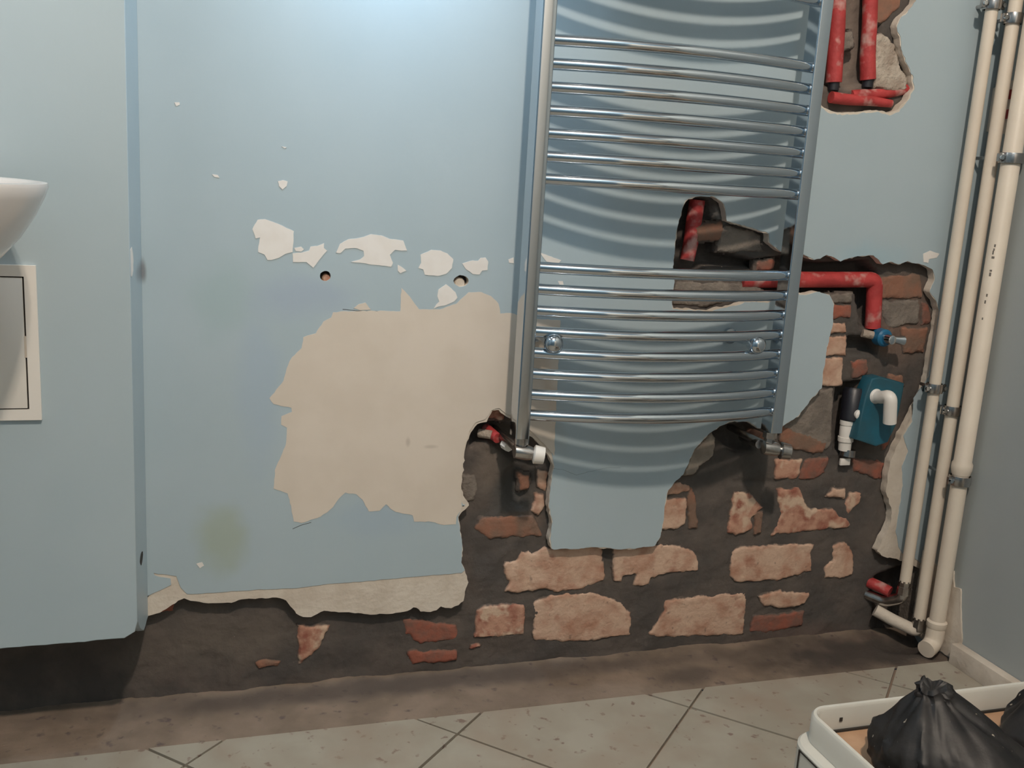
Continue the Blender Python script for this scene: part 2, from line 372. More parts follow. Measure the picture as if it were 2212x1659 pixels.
# masonry core: one heightfield, with the chases cut deeper
def sdist(P, poly):
    poly = np.array(poly); x, z = P[:, 0], P[:, 1]; d = np.full(len(P), 1e9); ins = np.zeros(len(P), bool)
    for k in range(len(poly)):
        a = poly[k]; b = poly[(k + 1) % len(poly)]; e = b - a; w = P - a
        t = np.clip((w @ e) / max(e @ e, 1e-12), 0, 1); d = np.minimum(d, np.hypot(w[:, 0] - t * e[0], w[:, 1] - t * e[1]))
        c = ((a[1] <= z) & (b[1] > z)) | ((b[1] <= z) & (a[1] > z))
        with np.errstate(divide='ignore', invalid='ignore'): xi = a[0] + (z - a[1]) / (b[1] - a[1]) * e[0]
        ins ^= c & (x < xi)
    return np.where(ins, d, -d)
CHASE = [  # outline in the wall, extra depth, edge softness
 ([(1470, 440), (1500, 428), (1550, 430), (1562, 470), (1580, 500), (1565, 540), (1640, 560), (1700, 552), (1790, 566), (1890, 560), (1912, 590), (1910, 720), (1870, 715), (1862, 640), (1700, 645), (1650, 640), (1640, 590), (1540, 585), (1530, 600), (1460, 600)], 0.05, 0.012),
 ([(1025, 918), (1090, 912), (1140, 930), (1165, 965), (1185, 1000), (1170, 1020), (1120, 1010), (1060, 960), (1015, 985)], 0.035, 0.012),
 ([(1110, 1000), (1180, 1000), (1160, 1060), (1150, 1110), (1100, 1110), (1085, 1030)], 0.014, 0.02),
 ([(1550, 920), (1640, 920), (1655, 945), (1640, 985), (1600, 990), (1550, 950)], 0.035, 0.012),
 ([(1820, 830), (1875, 825), (1870, 910), (1850, 985), (1812, 985), (1812, 900)], 0.04, 0.01),
 ([(1840, 725), (1915, 735), (1910, 775), (1840, 770)], 0.035, 0.01),
 ([(1760, -60), (1930, -60), (1920, 60), (1890, 180), (1840, 190), (1770, 190)], 0.03, 0.015),
 ([(1900, 1250), (1990, 1215), (1990, 1390), (1895, 1340)], 0.05, 0.02),
 ([(1575, 1040), (1700, 1040), (1690, 1055), (1590, 1055)], 0.006, 0.01),
]
x0, x1, z0, z1, st = -0.6, XR, -0.03, 1.52, 0.006
gx = np.arange(x0, x1 + st, st); gz = np.arange(z0, z1 + st, st); GX, GZ = np.meshgrid(gx, gz)
P = np.stack([GX.ravel(), GZ.ravel()], 1); dep = np.full(len(P), 0.023)
for poly, dd, so in CHASE:
    s = np.clip(sdist(P, wpts(poly)) / so, 0, 1); dep += dd * s * s * (3 - 2 * s)
nz = np.array([noise.noise(Vector((p[0] * 22, p[1] * 22, 0))) * 0.0045 + noise.noise(Vector((p[0] * 75, p[1] * 75, 5))) * 0.0022 for p in P]); dep += nz
NX, NZ = len(gx), len(gz)
verts = np.stack([P[:, 0], dep, P[:, 1]], 1)
I = np.arange(NX * NZ).reshape(NZ, NX)
faces = np.stack([I[:-1, :-1].ravel(), I[:-1, 1:].ravel(), I[1:, 1:].ravel(), I[1:, :-1].ravel()], 1)
me = bpy.data.meshes.new('wall_back'); me.from_pydata(verts.tolist(), [], faces.tolist())
mm = mat('mortar', (0.105, 0.087, 0.076), 0.95, var=(0.076, 0.066, 0.06), scale=12, bump=0.25, bscale=80, extra=[
    blob(wp(1110, 1070), (0.07, 0.2, 0.10), (0.06, 0.058, 0.055), 0.85), blob(wp(1060, 1010), (0.035, 0.2, 0.09), (0.17, 0.135, 0.11), 0.7),
    blob(wp(1065, 1250), (0.05, 0.2, 0.05), (0.07, 0.062, 0.058), 0.8), blob(wp(1130, 1140), (0.06, 0.2, 0.03), (0.19, 0.125, 0.09), 0.6),
    blob(wp(1960, 700), (0.08, 0.2, 0.12), (0.19, 0.115, 0.085), 0.7), blob(wp(1900, 1000), (0.05, 0.2, 0.10), (0.10, 0.085, 0.075), 0.7),
    blob(wp(1880, 880), (0.05, 0.2, 0.12), (0.13, 0.095, 0.075), 0.7), blob(wp(470, 1400), (0.2, 0.2, 0.07), (0.13, 0.108, 0.09), 0.6),
    blob(wp(1730, 1390), (0.2, 0.2, 0.05), (0.13, 0.09, 0.075), 0.6), blob(wp(1640, 1130), (0.02, 0.2, 0.12), (0.12, 0.095, 0.08), 0.6),
    blob(wp(1560, 470), (0.03, 0.2, 0.03), (0.25, 0.23, 0.21), 0.7), blob(wp(1640, 990), (0.05, 0.2, 0.06), (0.07, 0.065, 0.06), 0.7),
    blob(wp(1870, 60), (0.04, 0.2, 0.2), (0.22, 0.17, 0.14), 0.8)])
wb = link('wall_back', me, mm, None, True); struct(wb, 'stripped blue wall with plaster hacked off down to old brick', 'wall')
# solid upper part behind the plaster
box('upper_masonry', (XL - 0.02, 0.03, 1.50), (XR, 0.12, CEIL), M['cement'], wb)

pl = plate('plaster_layer', [outer, th, plug1, plug2], 0.0, 0.020, M['plaster'], wb); pl['label'] = 'broken plaster edge'
# paint skin over the plaster, with the paint lost along the broken edges
i0 = next(i for i, p in enumerate(RAG) if p == (1011, 1258)); i1 = next(i for i, p in enumerate(RAG) if p == (2006, 812))
e1 = rough(wpts(PAINTLOW), 0.008, 0.0012, 11, closed=False)
im = next(i for i, p in enumerate(RAG) if p == (1196, 1008)); ib = next(i for i, p in enumerate(RAG) if p == (990, 1117))
e2 = rough(wpts(RAG[i0 + 1:ib + 1]), 0.005, 0.002, 12, closed=False, inset=0.0004, big=0.0022)
e2 += rough(wpts(RAG[ib + 1:im]), 0.005, 0.002, 12, closed=False, inset=0.010)
e2 += rough(wpts(RAG[im:i1 + 1]), 0.005, 0.002, 12, closed=False, inset=0.0004, big=0.0022)
e3 = rough(wpts(RIGHTLOW), 0.006, 0.002, 13, closed=False)
th_s = rough(wpts(TOPHOLE), 0.005, 0.003, 14, inset=-0.003, big=-0.006)
# the hole is traced the other way round: make sure it only grows
cxh = sum(p[0] for p in th) / len(th); czh = sum(p[1] for p in th) / len(th)
th_p = [(cxh + (p[0] - cxh) * 1.03, czh + (p[1] - czh) * 1.03) for p in rough(wpts(TOPHOLE), 0.005, 0.004, 14)]
paint = [(XL, e1[0][1])] + e1 + e2 + e3 + [(XR, 0.175), (XR, CEIL), (XL, CEIL)]
ps = plate('paint_skin', [paint, th_p, plug1, plug2], -0.0012, 0.0012, M['paint'], wb); ps['label'] = 'light blue paint'

# bare chips and the beige patch
def cr(pts, ox, oy, s): return [(ox + x / s, oy + y / s) for x, y in pts]
c2 = lambda p: cr(p, 500, 440, 3.456)
chips = [c2([(155, 190), (195, 120), (250, 115), (310, 135), (380, 165), (465, 205), (460, 300), (455, 360), (400, 375), (350, 405), (300, 420), (270, 420), (245, 380), (200, 360), (200, 320), (215, 250), (180, 260), (165, 220)]),
 c2([(455, 370), (520, 365), (580, 350), (590, 320), (640, 315), (690, 295), (690, 330), (715, 350), (670, 400), (640, 440), (610, 480), (560, 435), (460, 435)]),
 c2([(470, 330), (520, 320), (540, 340), (520, 358), (480, 352)]),
 c2([(780, 365), (810, 300), (870, 265), (950, 258), (1040, 228), (1120, 235), (1180, 262), (1280, 275), (1310, 350), (1270, 350), (1220, 345), (1180, 380), (1205, 440), (1190, 470), (1060, 455), (960, 440), (890, 435), (960, 415), (990, 390), (985, 350), (920, 330), (850, 335), (810, 370)]),
 c2([(1410, 380), (1490, 345), (1560, 350), (1610, 370), (1655, 415), (1645, 480), (1600, 525), (1540, 540), (1440, 530), (1430, 490), (1395, 480), (1415, 440)]),
 c2([(1720, 445), (1800, 425), (1840, 425), (1860, 405), (1895, 400), (1915, 430), (1910, 495), (1870, 500), (1850, 530), (1800, 525), (1750, 490)]),
 c2([(1240, 455), (1270, 470), (1305, 500), (1260, 520), (1240, 500)]),
 c2([(1545, 640), (1600, 600), (1640, 630), (1670, 660), (1685, 700), (1660, 730), (1600, 755), (1540, 770), (1505, 785), (1530, 750), (1550, 730), (1535, 690)]),
 c2([(2065, 415), (2105, 400), (2105, 445), (2070, 440)]),
 [(600, 391), (611, 389), (621, 392), (619, 402), (610, 409), (602, 402)], [(376, 221), (388, 221), (389, 227), (381, 229)], [(608, 316), (620, 318), (615, 321)],
 [(458, 376), (470, 378), (474, 384), (463, 382)], [(424, 1217), (437, 1213), (441, 1221), (432, 1227)], [(1165, 545), (1195, 556), (1212, 562), (1205, 569), (1180, 565)],
 [(1993, 548), (2008, 541), (2028, 548), (2022, 556), (2006, 560), (2004, 568), (1994, 566)], [(1205, 607), (1215, 607), (1217, 616), (1209, 617)]]
for k, c in enumerate(chips):
    plate('bare_chip', [rough(wpts(c), 0.004, 0.0008, 20 + k)], -0.0020, 0.0009, M['chip'], wb)
c3 = lambda p: cr(p, 540, 640, 2.9625)
beige = c3([(530, 100), (520, 135), (470, 160), (420, 235), (340, 260), (330, 330), (270, 390), (240, 440), (215, 540), (125, 650), (150, 690), (265, 712), (270, 740), (200, 765), (200, 820), (235, 840), (235, 920), (210, 1000), (180, 1060), (160, 1110), (150, 1230), (240, 1260), (260, 1340), (280, 1440), (330, 1450), (450, 1410), (530, 1350), (560, 1300), (610, 1255), (680, 1265), (720, 1300), (760, 1375), (830, 1370), (870, 1330), (930, 1380), (1040, 1400), (1050, 1440), (1140, 1440), (1240, 1462)]) + \
 [(984, 1132), (986, 1116), (998, 1096), (993, 1049), (996, 1022), (1001, 968), (1013, 932), (1027, 912), (1048, 906), (1061, 886), (1078, 881), (1096, 895), (1112, 898), (1136, 922), (1150, 934), (1168, 952), (1188, 974), (1197, 985), (1198, 950), (1210, 692), (1150, 688), (1104, 676), (1080, 677), (1076, 655), (1060, 640), (1040, 630), (1012, 632), (985, 655), (950, 668), (905, 668), (885, 640), (867, 622), (864, 672), (800, 671), (745, 672)]
plate('beige_patch', [rough(wpts(beige), 0.006, 0.0016, 40)], -0.0017, 0.0009, M['filler'], wb)['label'] = 'beige primer patch with ragged brushed edge'
plate('beige_patch', [rough(wpts(c2([(910, 780), (950, 750), (1000, 738), (1040, 790), (960, 795)])), 0.005, 0.0008, 41)], -0.0020, 0.0009, M['filler'], wb)
for (px, py, r_, mt_) in ((706, 602, 0.0085, 'pinkbrick'), (993, 613, 0.012, 'plaster')):
    q = onY(px, py, 0.004); tube('wall_plug', [(q.x, 0.03, q.z), (q.x, 0.010, q.z), (q.x, 0.003, q.z)], [r_, r_, r_ * 0.75], M[mt_], wb, 12)
# hairline cracks
def crack(px, r=0.0005):
    tube('crack', [Vector((q[0], -0.0008, q[1])) for q in rough(wpts(px), 0.006, 0.0006, len(px), closed=False)], r, M['gap'], wb, 6)
crack([(1196, 1012), (1215, 1014), (1245, 1026), (1275, 1018), (1310, 1010), (1340, 1010)])
crack([(632, 1142), (650, 1134), (672, 1128)], 0.0007); crack([(740, 668), (770, 671), (862, 674)], 0.0007)

# bricks: traced outline, thickness, material, how proud
c7 = lambda p: cr(p, 960, 860, 2.962)
c8 = lambda p: cr(p, 1560, 860, 2.963)
c4 = lambda p: cr(p, 560, 1160, 2.989)
BR = [
 ('brick', c7([(400, 1070), (480, 1060), (510, 1000), (600, 1020), (650, 975), (760, 990), (900, 962), (1030, 975), (1035, 1060), (1052, 1080), (1045, 1190), (900, 1245), (740, 1265), (640, 1250), (580, 1265), (400, 1265), (430, 1200), (400, 1150)])),
 ('brick', c7([(1105, 980), (1340, 962), (1500, 960), (1620, 1000), (1655, 1050), (1650, 1130), (1450, 1140), (1350, 1180), (1340, 1220), (1230, 1225), (1250, 1150), (1170, 1160), (1160, 1205), (1105, 1195)])),
 ('brick', c8([(90, 1000), (160, 970), (470, 955), (625, 960), (600, 1020), (610, 1130), (400, 1185), (110, 1205), (75, 1160)])),
 ('brick', c8([(740, 960), (820, 940), (870, 1010), (875, 1150), (780, 1175), (690, 1165), (680, 1100), (740, 1060)])),
 ('pinkbrick', c7([(220, 1370), (400, 1340), (530, 1350), (525, 1540), (380, 1555), (205, 1560)])),
 ('brick', c7([(590, 1330), (700, 1290), (950, 1270), (1120, 1310), (1190, 1380), (1220, 1400), (1210, 1540), (1080, 1560), (900, 1590), (590, 1580)])),
 ('brick', c7([(1440, 1320), (1700, 1290), (1960, 1265), (1945, 1540), (1780, 1545), (1400, 1560), (1330, 1540), (1380, 1460), (1430, 1390)])),
 ('brick', c8([(260, 1290), (400, 1255), (590, 1270), (560, 1340), (500, 1370), (300, 1355)])),
 ('redbrick', c8([(230, 1420), (560, 1390), (550, 1480), (300, 1530), (210, 1520)])),
 ('brick', c7([(1430, 600), (1500, 560), (1600, 570), (1600, 620), (1420, 638)])),
 ('brick', c7([(1420, 660), (1570, 660), (1575, 830), (1520, 855), (1395, 865)])),
 ('brownbrick', c7([(1600, 575), (1640, 640), (1650, 850), (1590, 860), (1585, 650)])),
 ('pinkbrick', c7([(1880, 620), (1980, 620), (2070, 720), (1990, 790), (2010, 850), (1940, 890), (1830, 890), (1850, 760)])),
 ('pinkbrick', c8([(380, 600), (520, 590), (570, 690), (600, 730), (740, 730), (860, 820), (850, 850), (700, 860), (350, 895), (400, 770)])),
 ('brick', c8([(740, 590), (825, 600), (820, 660), (700, 650)])),
 ('pinkbrick', c8([(850, 620), (930, 620), (910, 700), (840, 760), (820, 700)])),
 ('redbrick', c8([(560, 410), (720, 395), (690, 500), (620, 540), (520, 535)])),
 ('pinkbrick', c8([(370, 405), (550, 410), (510, 535), (450, 530), (370, 540)])),
 ('redbrick', c8([(870, 400), (1060, 420), (1040, 540), (960, 510), (880, 480)])),
 ('brownbrick', c8([(400, 180), (560, 240), (700, 300), (690, 370), (500, 350), (400, 300)])),
 ('pinkbrick', c4([(250, 590), (350, 610), (460, 600), (400, 740), (265, 855)])),
 ('redbrick', c4([(940, 560), (1080, 570), (1290, 600), (1300, 690), (1050, 720), (1000, 670), (950, 650)])),
 ('redbrick', c4([(960, 760), (1290, 765), (1290, 830), (1000, 850)])),
 ('pinkbrick', c4([(1380, 715), (1450, 715), (1440, 745), (1375, 750)])),
 ('redbrick', [(335, 1332), (352, 1318), (378, 1310), (372, 1330), (350, 1336)]),
 ('brownbrick', [(555, 1442), (585, 1436), (612, 1438), (600, 1450), (560, 1455)]),
 ('brownbrick', [(1640, 1110), (1660, 1112), (1655, 1160), (1640, 1160)]),
 # around the tap and trap
 ('brick', [(1800, 702), (1838, 700), (1842, 722), (1800, 724)]), ('brick', [(1799, 729), (1840, 728), (1840, 772), (1788, 772)]),
 ('brick', [(1786, 777), (1834, 776), (1830, 836), (1782, 838)]), ('redbrick', [(1803, 664), (1852, 660), (1850, 690), (1803, 692)]),
 ('cement', [(1803, 638), (1855, 634), (1852, 656), (1804, 660)]),
 ('brownbrick', [(1908, 600), (2004, 594), (2006, 645), (1912, 650)]), ('cement', [(1915, 655), (1998, 650), (2000, 700), (1930, 712)]),
 ('redbrick', [(2002, 652), (2022, 660), (2024, 700), (2004, 706)]), ('brownbrick', [(1960, 712), (2018, 712), (2008, 765), (1965, 768)]),
 ('redbrick', [(1850, 784), (1885, 780), (1890, 812), (1855, 820)]), ('brownbrick', [(1928, 810), (1962, 816), (1968, 838), (1935, 842)]),
 ('redbrick', [(1925, 925), (1948, 915), (1935, 965), (1915, 985)]), ('redbrick', [(1905, 995), (1922, 1005), (1915, 1040), (1895, 1032)]),
 ('cement', [(1698, 925), (1740, 888), (1775, 850), (1812, 842), (1808, 960), (1800, 978), (1720, 975), (1700, 950)]),
 # left hole
 ('brick', [(1168, 1022), (1190, 1025), (1184, 1068), (1166, 1060)]), ('brick', [(1162, 1072), (1182, 1075), (1184, 1100), (1170, 1120), (1156, 1110)]),
 ('pinkbrick', [(1052, 908), (1066, 892), (1080, 888), (1096, 902), (1094, 914)]), ('brownbrick', [(1125, 1030), (1150, 1032), (1150, 1060), (1130, 1066)]),
 ('cement', [(1003, 1030), (1030, 1032), (1038, 1060), (1030, 1088), (1012, 1090), (1002, 1070)]),
 ('brownbrick', [(1040, 1125), (1160, 1120), (1180, 1165), (1060, 1172), (1030, 1150)]),
 # behind the radiator
 ('cement', [(1580, 486), (1655, 508), (1655, 526), (1662, 545), (1560, 545), (1565, 500)]), ('brownbrick', [(1512, 490), (1570, 478), (1578, 500), (1566, 520), (1512, 525)]),
 ('redbrick', [(1645, 568), (1685, 560), (1684, 584), (1642, 588)]), ('cement', [(1470, 612), (1636, 612), (1660, 630), (1600, 650), (1530, 665), (1460, 660)]),
 ('pale', [(1486, 1006), (1501, 973), (1521, 951), (1544, 934), (1552, 950), (1548, 985), (1525, 1005), (1500, 1030), (1480, 1032)]),
 # upper right hole
 ('chalk', [(1893, 70), (1915, 68), (1940, 95), (1948, 118), (1955, 145), (1968, 165), (1966, 195), (1945, 200), (1895, 190), (1896, 120)]),
 ('cement', [(1830, 70), (1856, 60), (1858, 100), (1828, 110)]), ('brownbrick', [(1898, -50), (1970, -50), (1958, 10), (1925, 45), (1900, 50)]),
]
def edge_mix(material):
    """old mortar smeared over the rim of a brick"""
    nt = material.node_tree; bs_ = nt.nodes['Principled BSDF']; src = bs_.inputs['Base Color'].links[0].from_socket
    at = nt.nodes.new('ShaderNodeAttribute'); at.attribute_name = 'rim'
    geo = nt.nodes.new('ShaderNodeNewGeometry'); n = nt.nodes.new('ShaderNodeTexNoise'); n.inputs['Scale'].default_value = 38; n.inputs['Detail'].default_value = 6
    nt.links.new(geo.outputs['Position'], n.inputs['Vector'])
    ad = nt.nodes.new('ShaderNodeMath'); ad.operation = 'ADD'; nt.links.new(at.outputs['Fac'], ad.inputs[0]); nt.links.new(n.outputs['Fac'], ad.inputs[1])
    mr = nt.nodes.new('ShaderNodeMapRange'); mr.inputs['From Min'].default_value = 0.40; mr.inputs['From Max'].default_value = 0.72
    nt.links.new(ad.outputs[0], mr.inputs['Value'])
    mx = nt.nodes.new('ShaderNodeMix'); mx.data_type = 'RGBA'; nt.links.new(mr.outputs[0], mx.inputs[0])
    mx.inputs[6].default_value = (0.10, 0.08, 0.068, 1); nt.links.new(src, mx.inputs[7]); nt.links.new(mx.outputs[2], bs_.inputs['Base Color'])
for k in ('brick', 'pinkbrick', 'redbrick', 'brownbrick', 'cement', 'chalk', 'pale'):
    M[k + '_rim'] = M[k].copy(); edge_mix(M[k + '_rim'])
def nz2(x, z, f, s_): return noise.noise(Vector((x * f, z * f, s_)))
def brick(name, px, ytop, material, seed, st=0.004):
    poly = wpts(px); xs = [p[0] for p in poly]; zs_ = [p[1] for p in poly]; mg = 0.007
    gx = np.arange(min(xs) - mg, max(xs) + mg + st, st); gz = np.arange(min(zs_) - mg, max(zs_) + mg + st, st)
    GX, GZ = np.meshgrid(gx, gz); Q = np.stack([GX.ravel(), GZ.ravel()], 1); d = sdist(Q, poly)
    d = d + np.array([0.0042 * nz2(x, z, 45, seed) + 0.0030 * nz2(x, z, 130, seed + 4) for x, z in Q])
    s2 = np.clip((d + 0.006) / 0.010, 0, 1); s2 = s2 * s2 * (3 - 2 * s2)
    yb = 0.0285; Y = yb - (yb - ytop) * s2 + np.array([0.0011 * nz2(x, z, 40, seed + 7) for x, z in Q])
    idx = {}; bm = bmesh.new(); lay = bm.verts.layers.float.new('rim'); nx_ = len(gx)
    def V(i):
        if i not in idx:
            v = bm.verts.new((Q[i, 0], Y[i], Q[i, 1])); v[lay] = float(np.clip(d[i] / 0.009, -0.3, 1)); idx[i] = v
        return idx[i]
    for j in range(len(gz) - 1):
        for i in range(nx_ - 1):
            q = [j * nx_ + i, j * nx_ + i + 1, (j + 1) * nx_ + i + 1, (j + 1) * nx_ + i]
            if all(d[t] > -0.0065 for t in q): bm.faces.new([V(t) for t in q])
    if not bm.faces: return
    be = [e for e in bm.edges if e.is_boundary]
    ex = bmesh.ops.extrude_edge_only(bm, edges=be)
    for g_ in ex['geom']:
        if isinstance(g_, bmesh.types.BMVert): g_.co.y += 0.016
    o = from_bm(name, bm, M[material + '_rim'], None, True); adopt(o, wb); return o
rr = random.Random(3)
for k, (mt, px) in enumerate(BR):
    y = 0.0195 - rr.uniform(0.0, 0.0025)
    if mt == 'cement': y = 0.0185
    if mt == 'chalk': y = 0.010
    if mt == 'pale': y = 0.006
    nm = {'cement': 'cement_patch', 'chalk': 'plaster_lump', 'pale': 'plaster_lump'}.get(mt, 'brick')
    brick(nm, px, y, mt, 60 + k)

# ------------------------------------------------------------------ boxed-in wall section on the left
zb = onY(150, 1388, -BOXD).z; XF = (onY(266, 60, -BOXD).x + onY(283, 700, -BOXD).x + onY(293, 1330, -BOXD).x) / 3
bx = empty('wall_box', (XL, -BOXD, zb)); struct(bx, 'light blue boxed-out wall section at left ending above the floor', 'wall')
bm = bmesh.new()
def quad(bm, *p): bm.faces.new([bm.verts.new(q) for q in p])
me = plate_mesh('front_board', [rough([(XW + 0.002, zb), (-0.20, zb), (-0.16, zb + 0.002), (XF - 0.02, zb + 0.001), (XF - 0.004, zb + 0.012), (XF, zb + 0.03)], 0.01, 0.0012, 90, closed=False) + [(XF, CEIL), (XW + 0.002, CEIL)]], -BOXD, 0.0125, 0.0015)
adopt(link('front_board', me, M['paint']), bx)
me = plate_mesh('side_board', [rough([(-BOXD + 0.0125, zb + 0.03), (-0.09, zb - 0.005), (-0.05, 0.175), (0.0, W2((312, 1332))[1])], 0.008, 0.002, 91, closed=False) + [(0.0, CEIL), (-BOXD + 0.0125, CEIL)]], 0, 0.0125, 0.001)
for v in me.vertices: v.co = Vector((XL - 0.0125 + v.co.y + (XF - XL) * (-v.co.x / BOXD), v.co.x, v.co.z))
adopt(link('side_board', me, M['paint']), bx)
# chipped corner spots on the side board
for (px, py, Y, a, b) in ((286, 570, -0.2, 0.006, 0.025), (305, 1205, -0.1, 0.005, 0.010)):
    q = onX(px, py, (XL + XF) / 2)
    q.y = max(q.y, -BOXD + a * 3 + 0.006)
    pts = [(q.y + a * 3 * math.cos(t), q.z + b * math.sin(t)) for t in [k * math.pi / 5 for k in range(10)]]
    me = plate_mesh('chipped_spot', [rough(pts, 0.006, 0.003, int(px))], 0, 0.001)
    for v in me.vertices: v.co = Vector((XL + (XF - XL) * (-v.co.x / BOXD) + 0.0004 + v.co.y * 0.5, v.co.x, v.co.z))
    adopt(link('chipped_spot', me, M['chip'] if px < 300 else M['gap']), bx)
# access hatch
P0 = onY(76, 573, -BOXD); P1 = onY(94, 905, -BOXD)
hx = (P0.x + P1.x) / 2; ht, hb = P0.z, P1.z; hl = hx - 0.19; fw = 0.0175; yf = -BOXD
ha = empty('access_hatch', (hx, yf - 0.001, hb), 'white plastic access hatch in the boxed-out wall below the basin', 'hatch')
fb = bmesh.new()
for lo, hi in (((hl, yf - 0.007, ht - fw), (hx, yf - 0.0005, ht)), ((hl, yf - 0.007, hb), (hx, yf - 0.0005, hb + fw)), ((hx - fw, yf - 0.007, hb + fw), (hx, yf - 0.0005, ht - fw)), ((hl, yf - 0.007, hb + fw), (hl + fw, yf - 0.0005, ht - fw))):
    b2 = box_bm(lo, hi); tmp = bpy.data.meshes.new('t'); b2.to_mesh(tmp); b2.free(); fb.from_mesh(tmp); bpy.data.meshes.remove(tmp)
adopt(from_bm('frame', fb, M['white']), ha)
box('gap', (hl + fw, yf - 0.002, hb + fw), (hx - fw, yf - 0.0005, ht - fw), M['gap'], ha)
hd = box('door', (hl + fw + 0.002, yf - 0.0065, hb + fw + 0.002), (hx - fw - 0.0025, yf - 0.0021, ht - fw - 0.002), M['white'], ha, 0.0008)
box('hinge', (hx - fw - 0.0035, yf - 0.0068, (hb + ht) / 2 - 0.022), (hx - fw + 0.001, yf - 0.0021, (hb + ht) / 2 + 0.012), M['plaster'], hd)

# ------------------------------------------------------------------ wash basin
BY = -0.39; ZB = onY(60, 397, BY).z; BXc = onY(101, 400, BY).x - 0.241
bs = empty('wash_basin', (BXc, BY, 0.84), 'white ceramic wash basin rim cut off by the left edge', 'basin')
prof = [(0.0, -0.150), (0.06, -0.150), (0.10, -0.142), (0.145, -0.125), (0.18, -0.100), (0.205, -0.072), (0.224, -0.042), (0.236, -0.018), (0.241, -0.004), (0.240, 0.001), (0.232, 0.002), (0.222, -0.002), (0.20, -0.04), (0.16, -0.085), (0.10, -0.115), (0.02, -0.122), (0.0, -0.122)]
bm = bmesh.new(); n = 56; rings = []
for r, z in prof:
    if r == 0: rings.append([bm.verts.new((BXc, BY, ZB + z))]); continue
    ring = []
    for k in range(n):
        a = 2 * math.pi * k / n; x = BXc + r * math.cos(a); y = BY + r * 0.82 * math.sin(a)
        if math.sin(a) > 0: y = BY + r * 1.045 * math.sin(a)
        ring.append(bm.verts.new((x, y, ZB + z)))
    rings.append(ring)
for a, b in zip(rings, rings[1:]):
    for k in range(n):
        if len(a) == 1: bm.faces.new((a[0], b[k], b[(k + 1) % n]))
        elif len(b) == 1: bm.faces.new((a[k], a[(k + 1) % n], b[0]))
        else: bm.faces.new((a[k], a[(k + 1) % n], b[(k + 1) % n], b[k]))
adopt(from_bm('bowl', bm, M['ceramic'], None, True), bs)
tube('drain_trap', bend([(BXc, BY, 0.83), (BXc, BY, 0.66), (BXc, BY + 0.07, 0.66), (BXc, BY + 0.07, 0.72), (BXc, -BOXD - 0.009, 0.72)], 0.03), 0.018, M['white'], bs)

# ------------------------------------------------------------------ towel radiator
XA, WR, YR, RZ0, RPT = 0.4928 * S, 0.44 * S, -0.075 * S, 1.0559 * S, 0.0336 * S
rad = empty('towel_radiator', (XA + WR / 2, YR, 0.54), 'chrome ladder towel radiator with bowed bars hung on the blue wall', 'radiator')
PW, PD0, PD1 = 0.027, -0.068, -0.108
zbL = onY(1127, 942, -0.1).z; zbR = onY(1672, 938, -0.1).z; zpb = (zbL + zbR) / 2; ztop = RZ0 + 12.5 * RPT
for xa in (XA - PW, XA + WR):
    r = 0.003; pr = [(xa, PD0), (xa + PW, PD0)]
    for k in range(6):
        a = k / 5 * math.pi / 2; pr.append((xa + PW - r + r * math.cos(a), PD1 + r - r * math.sin(a)))
    for k in range(6):
        a = math.pi / 2 + k / 5 * math.pi / 2; pr.append((xa + r + r * math.cos(a), PD1 + r - r * math.sin(a)))
    bm = bmesh.new(); lo = [bm.verts.new((x, y, zpb)) for x, y in pr]; hi = [bm.verts.new((x, y, ztop)) for x, y in pr]
    for k in range(len(pr)): bm.faces.new((lo[k], lo[(k + 1) % len(pr)], hi[(k + 1) % len(pr)], hi[k]))
    bm.faces.new(lo[::-1]); bm.faces.new(hi)
    adopt(from_bm('post', bm, M['chrome'], None, True), rad)
BARR = 0.0107; SAG = 0.047
pts = []
for k in range(33):
    t = k / 32; pts.append((XA - 0.002 + (WR + 0.004) * t, YR - SAG * (1 - (2 * t - 1) ** 2), 0))
first = None
for i in list(range(-12, -7)) + list(range(-6, -2)) + list(range(0, 7)) + list(range(10, 18)):
    z = RZ0 - RPT * i
    if first is None:
        first = tube('bar', [(p[0], p[1], z) for p in pts], BARR, M['chrome'], rad, 20); zf = z
    else:
        o = first.copy(); col.objects.link(o); o.location = first.location + Vector((0, 0, z - zf))
# wall brackets between the bars
for (px, py) in ((1199, 744), (1640, 747)):
    c = onY(px, py, -0.125)
    b = tube('bracket', [(c.x, -0.003, c.z), (c.x, -0.012, c.z), (c.x, -0.0121, c.z), (c.x, -0.10, c.z)], [0.016, 0.016, 0.008, 0.008], M['chrome'], rad)
    tube('bracket_knob', [(c.x, -0.10, c.z), (c.x, -0.104, c.z), (c.x, -0.112, c.z), (c.x, -0.122, c.z), (c.x, -0.129, c.z), (c.x, -0.131, c.z)], [0.010, 0.0165, 0.018, 0.0175, 0.012, 0.004], M['chrome'], b, 24)

